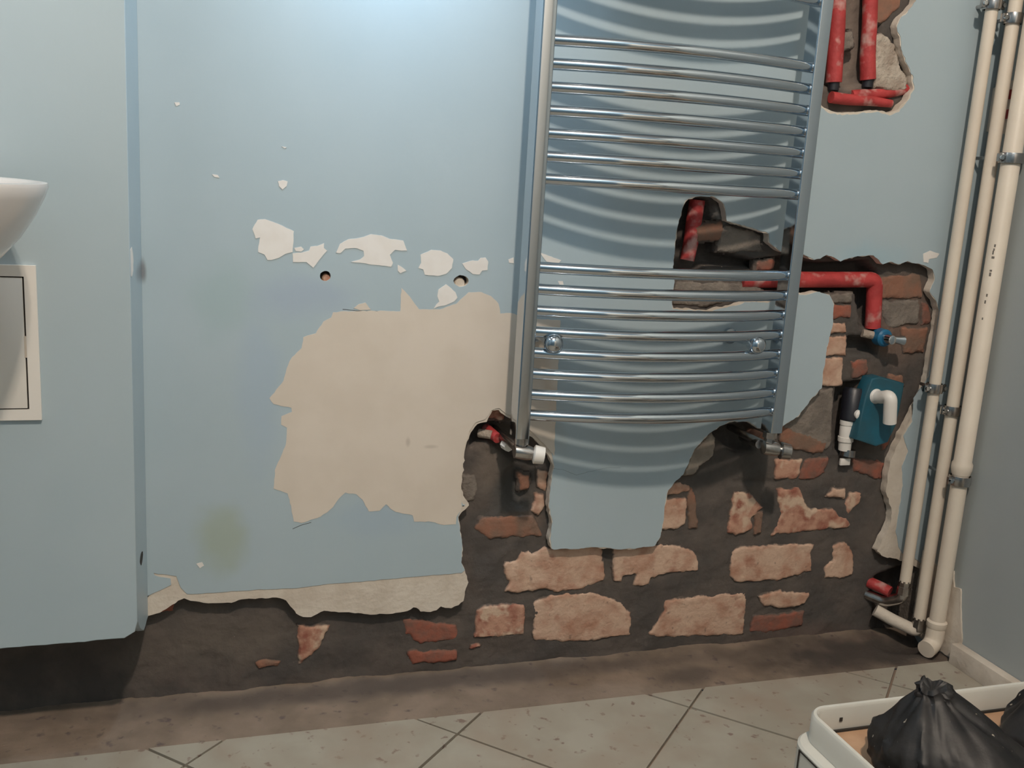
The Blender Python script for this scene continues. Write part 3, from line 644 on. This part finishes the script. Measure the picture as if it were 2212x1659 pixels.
# radiator valves
def valve(xc, zc, out, label, white):
    v = empty('radiator_valve', (xc, -0.09, zc), label, 'valve')
    tube('union_nut', [(xc, -0.09, zpb - 0.001), (xc, -0.09, zpb - 0.014), (xc, -0.09, zpb - 0.0141), (xc, -0.09, zc)], [0.0145, 0.0145, 0.011, 0.012], M['steel'], v, 6 if not white else 12)
    tube('body', [(xc - 0.0145 * out, -0.09, zc), (xc - 0.013 * out, -0.09, zc), (xc + 0.012 * out, -0.095, zc - 0.003), (xc + 0.022 * out, -0.098, zc - 0.005)], [0.011, 0.0145, 0.015, 0.012], M['steel'], v)
    tube('stub', [(xc, -0.088, zc), (xc - 0.004, -0.06, zc + 0.002), (xc - 0.012, 0.0, zc + 0.006), (xc - 0.014, 0.05, zc + 0.008)], [0.010, 0.009, 0.008, 0.008], M['steel'], v)
    q = Vector((xc + 0.022 * out, -0.098, zc - 0.005)); d = Vector((out, -0.25, -0.12)).normalized()
    tube('cap', [q, q + d * 0.002, q + d * 0.003, q + d * 0.022, q + d * 0.0225], [0.012, 0.017, 0.0185, 0.0165, 0.013], M['white'] if white else M['steel'], v, 14)
    return v
vl = onY(1127, 975, -0.095)
v = valve(vl.x, vl.z, 1, 'chrome radiator valve with white cap under the left post', True)
q = onY(1093, 962, -0.02); tube('white_nut', [(q.x, -0.01, q.z), (q.x + 0.004, -0.028, q.z - 0.001)], 0.0105, M['white'], v, 8)
q = onY(1075, 944, 0.0); tube('red_sleeve', [(q.x - 0.012, 0.045, q.z + 0.006), (q.x - 0.004, 0.012, q.z), (q.x, -0.002, q.z - 0.002)], 0.0105, M['red'], v)
q2 = onY(1052, 940, 0.012); tube('brass_end', [(q2.x - 0.012, 0.03, q2.z), (q2.x + 0.012, 0.012, q2.z)], 0.009, M['chalk'], v)
vr = onY(1660, 966, -0.09)
v = valve(vr.x, vr.z, 1, 'dull steel radiator valve under the right post', False)
a = onY(1604, 944, 0.03); tube('feed_pipe', [(a.x, 0.03, a.z), (vr.x - 0.012, -0.075, vr.z + 0.002)], 0.0095, M['steel'], v)
a = onY(1640, 944, -0.02); tube('pink_sleeve', [(a.x, 0.02, a.z), (a.x + 0.004, -0.03, a.z)], 0.011, M['brownbrick'], v)

# ------------------------------------------------------------------ red sleeved pipes in the chases
def pxs(lst, Y): return [onY(x, y, Y if not isinstance(Y, (list, tuple)) else 0) for x, y in lst]
Y1 = 0.035
o = tube('red_pipe', bend(pxs([(1600, 604), (1890, 604), (1885, 708)], 0.028), 0.016), 0.0175, M['red']); tag(o, 'red sleeved pipe running in the wall chase and elbowing down to the tap', 'pipe')
o = tube('red_pipe', pxs([(1506, 432), (1500, 470), (1493, 520), (1484, 562)], 0.035), [0.0165, 0.0165, 0.016, 0.015], M['red']); tag(o, 'short upright red sleeved pipe in the hole behind the radiator bars', 'pipe')
o = tube('red_pipe', pxs([(1812, -70), (1808, 60), (1804, 120), (1801, 178)], 0.022), [0.0165, 0.0165, 0.017, 0.0165], M['red']); tag(o, 'upright red sleeved pipe nearest the radiator in the upper right hole', 'pipe')
o = tube('red_pipe', pxs([(1882, -70), (1878, 60), (1874, 120), (1875, 172)], 0.022), [0.0155, 0.0155, 0.0165, 0.0165], M['red']); tag(o, 'upright red sleeved pipe farther from the radiator in the upper right hole', 'pipe')
for k, (px, py) in enumerate(((1801, 178), (1875, 172))):
    q = onY(px, py, 0.022); o = tube('pipe_end', [(q.x, 0.022, q.z - 0.0005), (q.x, 0.022, q.z - 0.016)], 0.012, M['black'])
    tag(o, ('black pipe end below the red sleeve nearest the radiator', 'black pipe end below the red sleeve farther from the radiator')[k], 'pipe end')
o = tube('red_pipe', pxs([(1838, 206), (1880, 204), (1920, 200), (1958, 192)], 0.022), [0.011, 0.012, 0.0115, 0.011], M['red']); tag(o, 'upper of two level red pipes at the bottom of the upper right hole', 'pipe')
o = tube('red_pipe', pxs([(1795, 210), (1830, 215), (1880, 218), (1925, 224)], 0.012), [0.012, 0.0115, 0.0105, 0.008], M['red']); tag(o, 'lower of two level red pipes at the bottom of the upper right hole', 'pipe')

# ------------------------------------------------------------------ tap stub with blue cap, and the concealed trap
c = onY(1914, 731, -0.012)
tp = empty('tap_stub', (c.x, 0.0, c.z), 'chrome tap stub with round blue cover in the brick hole', 'tap')
tube('blue_cover', [(c.x, 0.014, c.z), (c.x, -0.008, c.z), (c.x, -0.012, c.z)], [0.0195, 0.0195, 0.016], M['bluecap'], tp, 28)
tube('stem', [(c.x, -0.012, c.z), (c.x, -0.034, c.z), (c.x, -0.036, c.z)], [0.011, 0.010, 0.006], M['chrome'], tp)
tube('handle', [(c.x + 0.004, -0.025, c.z + 0.001), (c.x + 0.022, -0.026, c.z - 0.001), (c.x + 0.034, -0.027, c.z - 0.002), (c.x + 0.036, -0.027, c.z - 0.002)], [0.007, 0.009, 0.011, 0.006], M['chrome'], tp)
q = onY(1888, 722, 0.005); tube('feed_nipple', [(q.x - 0.02, 0.02, q.z), (c.x, 0.008, c.z)], 0.009, M['chalk'], tp)

tr = empty('concealed_trap', tuple(onY(1830, 985, 0.0)), 'teal concealed washing machine trap with white elbow and black plug', 'trap')
q = [onY(1848, 832, 0.02), onY(1842, 905, 0.005), onY(1826, 908, 0.005), onY(1826, 974, 0.0), onY(1834, 974, 0.0)]
a, b = onY(1846, 838, 0.022), onY(1836, 908, 0.012)
tube('black_plug', [a, a.lerp(b, 0.1), b], [0.021, 0.0255, 0.0235], M['black'], tr, 24)
a, b = onY(1831, 906, 0.012), onY(1824, 972, 0.012); L = lambda t: a.lerp(b, t)
tube('white_socket', [L(0), L(0.02), L(0.16), L(0.17), L(0.2), L(0.55), L(0.56), L(0.7), L(0.71), L(1)], [0.012, 0.0165, 0.0165, 0.0145, 0.0155, 0.0155, 0.0175, 0.0175, 0.015, 0.014], M['white'], tr, 24)
a, b = onY(1833, 970, 0.01), onY(1830, 984, 0.01)
tube('rubber_collar', [a, b], [0.0165, 0.018], M['steel'], tr, 24)
a = onY(1822, 996, 0.012); box('label_tag', (a.x - 0.013, 0.004, a.z - 0.008), (a.x + 0.013, 0.010, a.z + 0.008), M['white'], tr, 0.001)
plt_px = [(1877, 818), (1893, 815), (1941, 828), (1938, 842), (1930, 870), (1917, 912), (1898, 945), (1874, 953), (1836, 940), (1848, 895), (1862, 850)]
me = plate_mesh('teal_cover', [wpts(plt_px)], 0, 0.028, 0.004)
czt = onY(1888, 880).z
for v in me.vertices:
    v.co.y += -0.022 - (czt - v.co.z) * 0.12 if v.co.y < 0.014 else -0.006
adopt(link('teal_cover', me, M['teal'], None, True), tr); me.set_sharp_from_angle(angle=math.radians(35))
a = onY(1896, 858, -0.024); b = onY(1925, 862, -0.062); cc = onY(1923, 914, -0.062)
e = bend([(a.x, -0.012, a.z), (a.x + 0.002, -0.03, a.z), (b.x - 0.004, -0.064, b.z + 0.008), (cc.x, -0.060, cc.z)], 0.016)
tube('white_elbow', e, [0.0185] + [0.0175] * 2 + [0.0145] * (len(e) - 3), M['white'], tr, 24)
a = onY(1849, 893, 0.0); tube('screw_knob', [(a.x, 0.0, a.z), (a.x, -0.014, a.z), (a.x, -0.018, a.z)], [0.011, 0.011, 0.006], M['white'], tr)

# ------------------------------------------------------------------ white riser pipes in the corner
def riser(y, pxl, ytop, r, label, zbot):
    X = sum(onY(x, yy, y).x for x, yy in pxl) / len(pxl)
    return X
PY = (-0.045, -0.07, -0.115)
PXL = ([(1958, 1220), (1990, 1070), (2056, 610), (2130, 50)], [(1995, 1330), (2027, 1070), (2062, 850), (2090, 630)], [(2020, 1340), (2068, 1060), (2107, 850), (2185, 360)])
PX = [sum(onY(x, yy, y).x for x, yy in l) / len(l) for l, y in zip(PXL, PY)]
PR = (0.0128, 0.0138, 0.0178)
zb1 = onY(1955, 1257, PY[0]).z; zb2 = onY(1993, 1336, PY[1]).z; zb3 = 0.03
t1 = empty('riser_pipe', (PX[0], PY[0], zb1), 'thin cream plastic riser pipe farthest from the right wall', 'pipe')
tube('pipe', [(PX[0], PY[0], zb1), (PX[0], PY[0], CEIL - 0.001)], PR[0], M['pipe'], t1, 24)
tube('fitting', [(PX[0], PY[0], zb1 + 0.004), (PX[0], PY[0], zb1 - 0.010), (PX[0], PY[0], zb1 - 0.011), (PX[0], PY[0], zb1 - 0.03)], [0.0135, 0.0135, 0.015, 0.016], M['steel'], t1, 8)
a = onY(1903, 1296, 0.0)
tube('elbow', bend([(PX[0], PY[0], zb1 - 0.022), (PX[0] - 0.002, PY[0], zb1 - 0.04), (a.x + 0.005, -0.01, a.z), (a.x - 0.02, 0.03, a.z + 0.003)], 0.012), 0.0135, M['steel'], t1)
a = onY(1912, 1272, -0.005); tube('red_sleeve', [(a.x - 0.02, 0.03, a.z + 0.004), (a.x - 0.003, 0.0, a.z), (a.x + 0.006, -0.016, a.z - 0.004)], 0.0135, M['red'], t1)
t2 = empty('riser_pipe', (PX[1], PY[1], zb2), 'middle one of the three cream plastic riser pipes', 'pipe')
tube('pipe', [(PX[1], PY[1], zb2), (PX[1], PY[1], CEIL - 0.001)], PR[1], M['pipe'], t2, 24)
tube('fitting', [(PX[1], PY[1], zb2 + 0.004), (PX[1], PY[1], zb2 - 0.012), (PX[1], PY[1], zb2 - 0.028)], [0.0145, 0.0155, 0.016], M['steel'], t2, 8)
a = onY(1908, 1328, -0.02)
e = bend([(PX[1], PY[1], zb2 - 0.02), (PX[1] - 0.002, PY[1], zb2 - 0.032), (a.x + 0.02, -0.03, a.z - 0.01), (a.x - 0.012, -0.004, a.z + 0.006)], 0.012)
tube('elbow', e, 0.0145, M['plaster'], t2)
t3 = empty('drain_pipe', (PX[2], PY[2], 0.0), 'thickest cream plastic pipe with socket joint next to the right wall', 'pipe')
zs = onY(2076, 1020, PY[2]).z
tube('pipe', [(PX[2], PY[2], 0.05), (PX[2], PY[2], zs)], PR[2], M['pipe'], t3, 28)
tube('upper_pipe', [(PX[2], PY[2], zs - 0.005), (PX[2], PY[2], zs), (PX[2], PY[2], zs + 0.008), (PX[2], PY[2], zs + 0.02), (PX[2], PY[2], zs + 0.026), (PX[2], PY[2], CEIL - 0.001)], [0.0192, 0.0205, 0.0225, 0.0225, 0.0192, 0.0192], M['pipe'], t3, 28)
tube('bottom_elbow', bend([(PX[2], PY[2], 0.075), (PX[2], PY[2], 0.024), (PX[2] - 0.03, PY[2] - 0.012, 0.018)], 0.022), 0.0205, M['pipe'], t3, 28)
tube('socket_rim', [(PX[2], PY[2], 0.065), (PX[2], PY[2], 0.068), (PX[2], PY[2], 0.080), (PX[2], PY[2], 0.084)], [0.0205, 0.0225, 0.0225, 0.018], M['pipe'], t3, 28)
# printed marking up the drain pipe
bm = bmesh.new(); rr = random.Random(8)
ang = math.radians(255)
def mark(z0, z1, a0, a1):
    r = 0.0194; vs2 = [bm.verts.new((PX[2] + r * math.cos(a), PY[2] + r * math.sin(a), z)) for a, z in ((a0, z0), (a1, z0), (a1, z1), (a0, z1))]; bm.faces.new(vs2)
for yy, h in ((533, 0.006), (541, 0.005), (549, 0.008), (558, 0.005), (586, 0.004), (596, 0.008), (640, 0.006), (655, 0.007), (690, 0.005)):
    z = onY(2140, yy, PY[2]).z; w = rr.uniform(0.14, 0.3); a0 = math.radians(205) + rr.uniform(-.05, .05)
    mark(z, z + h, a0, a0 + w)
pm = adopt(from_bm('printed_marking', bm, M['ink']), t3); pm['kind'] = 'stuff'

def clamp(i, py, label):
    r = PR[i] if not (i == 2 and py < 1000) else 0.0192
    z = onY(PXL[i][0][0], py, PY[i]).z
    # exact height on the axis
    z = min((zz / 1000 for zz in range(0, 1500, 2)), key=lambda zz: abs(pix(PX[i], PY[i], zz)[1] - py))
    c = empty('pipe_clamp', (PX[i], PY[i], z), label, 'clamp', 'pipe clamps on the riser pipes')
    bm = bmesh.new(); n = 32; hw = 0.0105; ro, ri = r + 0.0062, r + 0.0032
    R = []
    for rad_, zz in ((ri, -hw), (ro - 0.0008, -hw), (ro, -hw * 0.6), (ro, hw * 0.6), (ro - 0.0008, hw), (ri, hw)):
        R.append([bm.verts.new((PX[i] + rad_ * math.cos(2 * math.pi * k / n), PY[i] + rad_ * math.sin(2 * math.pi * k / n), z + zz)) for k in range(n)])
    for a, b in zip(R, R[1:] + R[:1]):
        for k in range(n): bm.faces.new((a[k], a[(k + 1) % n], b[(k + 1) % n], b[k]))
    adopt(from_bm('band', bm, M['steel'], None, True), c)
    for s in (-1, 1):
        if i == 2 and s == 1 and PX[i] + ro + 0.012 > XR: continue
        lg = box('lug', (PX[i] + s * (ro - 0.001) if s > 0 else PX[i] - ro - 0.010, PY[i] - 0.004, z - hw * 0.8), (PX[i] + s * (ro + 0.010) if s > 0 else PX[i] - ro + 0.001, PY[i] + 0.004, z + hw * 0.8), M['steel'], c, 0.001)
        tube('bolt', [(PX[i] + s * (ro + 0.005), PY[i] - 0.009, z), (PX[i] + s * (ro + 0.005), PY[i] - 0.0042, z)], 0.0048, M['chrome'], lg, 8)
    tube('rod', [(PX[i], PY[i] + ro - 0.001, z), (PX[i], -0.0005, z)], 0.004, M['steel'], c, 10)
def pix(x, y, z):
    d = Vector((x, y, z)) - CAM; w = d.dot(FWD); return (1106 + F * d.dot(RGT) / w, 829.5 - F * d.dot(UPV) / w)
clamp(0, 838, 'lower steel clamp on the thin riser pipe, level with the white elbow')
clamp(1, 886, 'lower steel clamp on the middle riser pipe')
clamp(2, 1036, 'lower steel clamp on the thick drain pipe, just under its socket')
clamp(0, 10, 'steel clamp on the thin riser pipe at the top edge')
clamp(1, 40, 'upper steel clamp on the middle riser pipe near the top edge')
clamp(2, 341, 'upper steel clamp on the thick drain pipe')
# broken spot with two red pipe ends in the corner behind the risers
q = onX(2168, 230, XR); yc, zc = q.y, q.z
me = plate_mesh('broken_plaster_spot', [rough([(yc - 0.02, zc + 0.055), (yc - 0.03, zc - 0.03), (yc - 0.02, zc - 0.06), (yc + 0.045, zc - 0.05), (yc + 0.05, zc + 0.03), (yc + 0.02, zc + 0.05)], 0.008, 0.003, 55)], 0, 0.003)
for v in me.vertices: v.co = Vector((XR - 0.003 + v.co.y, v.co.x, v.co.z))
adopt(link('broken_plaster_spot', me, M['plaster']), wr)
for py, lb in ((205, 'upper red pipe glimpsed between the riser pipes'), (247, 'lower red pipe glimpsed between the riser pipes')):
    q = onX(2168, py, XR - 0.006); tag(tube('red_pipe', [(XR - 0.006, q.y - 0.02, q.z), (XR - 0.006, q.y + 0.014, q.z)], 0.010, M['red']), lb, 'pipe')

# ------------------------------------------------------------------ white tray unit with rubbish bags
TZ = 0.28; TX0 = 0.846; TY1 = -0.692; TX1 = 1.40; TY0 = -1.15
def rrect(x0, y0, x1, y1, r, n=8):
    out = []
    for cx_, cy_, a0 in ((x1 - r, y1 - r, 0), (x0 + r, y1 - r, 90), (x0 + r, y0 + r, 180), (x1 - r, y0 + r, 270)):
        for k in range(n + 1):
            a = math.radians(a0 + 90 * k / n); out.append((cx_ + r * math.cos(a), cy_ + r * math.sin(a)))
    return out
def shell(name, loops, material, parent, cap_last=True, cap_first=True):
    bm = bmesh.new(); R = [[bm.verts.new((x, y, z)) for x, y in pts] for pts, z in loops]
    for a, b in zip(R, R[1:]):
        n = len(a)
        for k in range(n): bm.faces.new((a[k], a[(k + 1) % n], b[(k + 1) % n], b[k]))
    if cap_first: bm.faces.new(R[0][::-1])
    if cap_last: bm.faces.new(R[-1])
    return adopt(from_bm(name, bm, material, None, True), parent)
tray = empty('tray_cabinet', ((TX0 + TX1) / 2, (TY0 + TY1) / 2, 0), 'white rounded cabinet with a raised tray rim in the lower right corner', 'cabinet')
O = 0.020; T = 0.011; LOWZ = TZ - 0.042; IN = TZ - 0.040
shell('body', [(rrect(TX0 - O, TY0 - O, TX1 + O, TY1 + O * 0.2, 0.045), 0.0), (rrect(TX0 - O, TY0 - O, TX1 + O, TY1 + O * 0.2, 0.045), LOWZ - 0.003),
               (rrect(TX0 - O + 0.003, TY0 - O + 0.003, TX1 + O - 0.003, TY1 + O * 0.2 - 0.003, 0.043), LOWZ)], M['tray'], tray)
rm = [(rrect(TX0, TY0, TX1, TY1, 0.035), LOWZ + 0.0005), (rrect(TX0, TY0, TX1, TY1, 0.035), TZ - 0.004), (rrect(TX0 + 0.003, TY0 + 0.003, TX1 - 0.003, TY1 - 0.003, 0.032), TZ),
      (rrect(TX0 + T - 0.003, TY0 + T - 0.003, TX1 - T + 0.003, TY1 - T + 0.003, 0.024), TZ), (rrect(TX0 + T, TY0 + T, TX1 - T, TY1 - T, 0.022), TZ - 0.004), (rrect(TX0 + T, TY0 + T, TX1 - T, TY1 - T, 0.022), IN - 0.003)]
shell('tray_rim', rm, M['tray'], tray, False, False)
shell('wooden_base', [(rrect(TX0 + T + 0.002, TY0 + T + 0.002, TX1 - T - 0.002, TY1 - T - 0.002, 0.02), LOWZ + 0.0005), (rrect(TX0 + T + 0.002, TY0 + T + 0.002, TX1 - T - 0.002, TY1 - T - 0.002, 0.02), IN - 0.0005)], M['wood'], tray)
box('dark_strip', (TX0 + 0.05, TY1 - T - 0.004, IN - 0.0005), (TX1 - 0.05, TY1 - T - 0.0006, IN + 0.003), M['gap'], tray)  # dark strip where the back rim meets the wooden base
a = onY(1818, 1547, TY1 - T - 0.0005); box('screw_hole', (a.x - 0.003, TY1 - T - 0.0015, TZ - 0.024), (a.x + 0.002, TY1 - T - 0.0004, TZ - 0.018), M['gap'], tray)
# groove of a side panel
pa = onX(1727, 1621, TX0 - O); g = bmesh.new()
for lo, hi in (((TX0 - O - 0.0008, pa.y - 0.0012, 0.03), (TX0 - O + 0.0005, pa.y + 0.0012, pa.z)), ((TX0 - O - 0.0008, TY0 + 0.05, pa.z - 0.0012), (TX0 - O + 0.0005, pa.y + 0.0012, pa.z + 0.0012))):
    b2 = box_bm(lo, hi); tmp = bpy.data.meshes.new('t'); b2.to_mesh(tmp); b2.free(); g.from_mesh(tmp); bpy.data.meshes.remove(tmp)
adopt(from_bm('panel_groove', g, M['gap']), tray)

def bag(cx_, cy_, rx, ry, hgt, label, seed, knot):
    root = empty('rubbish_bag', (cx_, cy_, IN), label, 'bag', 'black rubbish bags in the tray')
    bm = bmesh.new(); nu, nv = 96, 60; rings = []
    prof = [(0.0, 0.80), (0.05, 0.96), (0.14, 1.0), (0.28, 0.93), (0.45, 0.79), (0.6, 0.61), (0.74, 0.43), (0.84, 0.28), (0.90, 0.20), (0.94, 0.18), (0.97, 0.19), (1.0, 0.14)]
    for j in range(nv + 1):
        t = j / nv
        for (t0, r0), (t1, r1) in zip(prof, prof[1:]):
            if t0 <= t <= t1: f = (t - t0) / (t1 - t0); rad_ = r0 + (r1 - r0) * f; break
        ring = []
        for i in range(nu):
            a = 2 * math.pi * i / nu; d = Vector((math.cos(a), math.sin(a), t * 1.4))
            w = 1 + 0.20 * noise.noise(d * 1.2 + Vector((seed, 0, 0))) * (1 - t * 0.5)
            w -= 0.22 * (abs(noise.noise(Vector((d.x * 2.2, d.y * 2.2, t * 1.2 + seed)))) - 0.2) * min(1, t * 4)
            w += 0.05 * noise.noise(Vector((d.x * 7, d.y * 7, t * 5 + seed)))
            w += (0.10 * math.sin(a * 7 + seed + 2 * t) + 0.06 * math.sin(a * 12 + 2 * seed)) * max(0, t - 0.55) * 1.6
            z = hgt * t + 0.012 * noise.noise(d * 2.0 + Vector((0, seed, 3))) * min(1, t * 5)
            lean = max(0.0, t - 0.2)
            ring.append(bm.verts.new((cx_ + rx * rad_ * w * d.x + knot[0] * lean, cy_ + ry * rad_ * w * d.y + knot[1] * lean, IN + 0.0008 + max(z, 0))))
        rings.append(ring)
    for r0, r1 in zip(rings, rings[1:]):
        for i in range(nu): bm.faces.new((r0[i], r0[(i + 1) % nu], r1[(i + 1) % nu], r1[i]))
    bm.faces.new(rings[0][::-1])
    top = sum((v.co for v in rings[-1]), Vector()) / nu
    cv = bm.verts.new(top + Vector((0, 0, -0.012)))
    for i in range(nu): bm.faces.new((rings[-1][i], rings[-1][(i + 1) % nu], cv))
    adopt(from_bm('sack', bm, M['bag'], None, True), root)
    k = rings and top
    bm = tube_bm([Vector((top.x - rx * 0.2, top.y, top.z - hgt * 0.09)), Vector((top.x, top.y - ry * 0.21, top.z - hgt * 0.10)), Vector((top.x + rx * 0.2, top.y, top.z - hgt * 0.09)), Vector((top.x, top.y + ry * 0.2, top.z - hgt * 0.09)), Vector((top.x - rx * 0.2, top.y, top.z - hgt * 0.085))], 0.004, 8)
    adopt(from_bm('tie', bm, M['bag'], None, True), root)
bag(0.985, -0.865, 0.127, 0.115, 0.135, 'larger black rubbish bag nearer the left end of the white tray', 2.3, (-0.035, 0.055))
bag(1.213, -0.835, 0.088, 0.10, 0.135, 'black rubbish bag cut off by the right edge', 7.1, (0.05, 0.03))

# ------------------------------------------------------------------ ceiling lamp
lp = empty('ceiling_lamp', (LAMP.x, LAMP.y, CEIL), 'round ceiling lamp above the frame', 'lamp')
tube('lamp_housing', [(LAMP.x, LAMP.y, CEIL - 0.0005), (LAMP.x, LAMP.y, LAMP.z + 0.03), (LAMP.x, LAMP.y, LAMP.z + 0.008)], [0.04, LAMP_R + 0.01, LAMP_R + 0.012], M['white'], lp, 32)
for dx, dy in ((-0.03, -0.03), (0.03, 0.03)):
    ld = bpy.data.lights.new('bulb', 'POINT'); ld.shadow_soft_size = 0.03; ld.energy = LAMP_W / 2; ld.color = LAMP_COL
    lo_ = bpy.data.objects.new('bulb', ld); col.objects.link(lo_); lo_.location = (LAMP.x + dx, LAMP.y + dy, LAMP.z - 0.045); lo_.parent = lp
    lo_.matrix_parent_inverse = Matrix.Translation(-Vector(lp.location))

# cool white wall lamp above the frame
WLX, WLY, WLZ = 0.31, -0.15, 1.66
wl = empty('wall_lamp', (WLX, -0.0022, WLZ), 'small cool white lamp on the wall above the frame', 'lamp')
box('back_plate', (WLX - 0.04, -0.014, WLZ - 0.02), (WLX + 0.04, -0.0022, WLZ + 0.06), M['white'], wl, 0.003)
tube('arm', [(WLX, -0.014, WLZ + 0.02), (WLX, WLY, WLZ + 0.03)], 0.007, M['chrome'], wl, 16)
tube('shade', [(WLX, WLY, WLZ + 0.04), (WLX, WLY, WLZ + 0.03), (WLX, WLY - 0.003, WLZ)], [0.012, 0.026, 0.042], M['white'], wl, 24, False)
ld = bpy.data.lights.new('cool_bulb', 'AREA'); ld.shape = 'DISK'; ld.size = 0.06; ld.energy = 2.1; ld.color = (0.50, 0.76, 1.0); ld.spread = math.radians(150)
lo_ = bpy.data.objects.new('cool_bulb', ld); col.objects.link(lo_); lo_.location = (WLX, WLY - 0.003, WLZ - 0.002); lo_.rotation_euler = (math.radians(20), 0, 0); lo_.parent = wl
lo_.matrix_parent_inverse = Matrix.Translation(-Vector(wl.location))

# mirror lamp above the basin, out of frame at upper left
MX, MY, MZ = -0.34, -BOXD - 0.15, 1.74
ml = empty('mirror_lamp', (MX, -BOXD - 0.002, MZ), 'white mirror lamp on the boxed-out wall above the basin', 'lamp')
box('mirror_lamp_body', (MX - 0.12, -BOXD - 0.03, MZ - 0.01), (MX + 0.12, -BOXD - 0.002, MZ + 0.05), M['white'], ml, 0.004)
box('mirror_lamp_head', (MX - 0.12, MY - 0.03, MZ + 0.012), (MX + 0.12, -BOXD - 0.031, MZ + 0.03), M['white'], ml, 0.004)
ld = bpy.data.lights.new('mirror_bulb', 'AREA'); ld.shape = 'RECTANGLE'; ld.size = 0.22; ld.size_y = 0.05; ld.energy = 2.4; ld.color = (1.0, 0.95, 0.90)
lo_ = bpy.data.objects.new('mirror_bulb', ld); col.objects.link(lo_); lo_.location = (MX, MY, MZ + 0.008); lo_.rotation_euler = (math.radians(15), 0, 0); lo_.parent = ml
lo_.matrix_parent_inverse = Matrix.Translation(-Vector(ml.location))
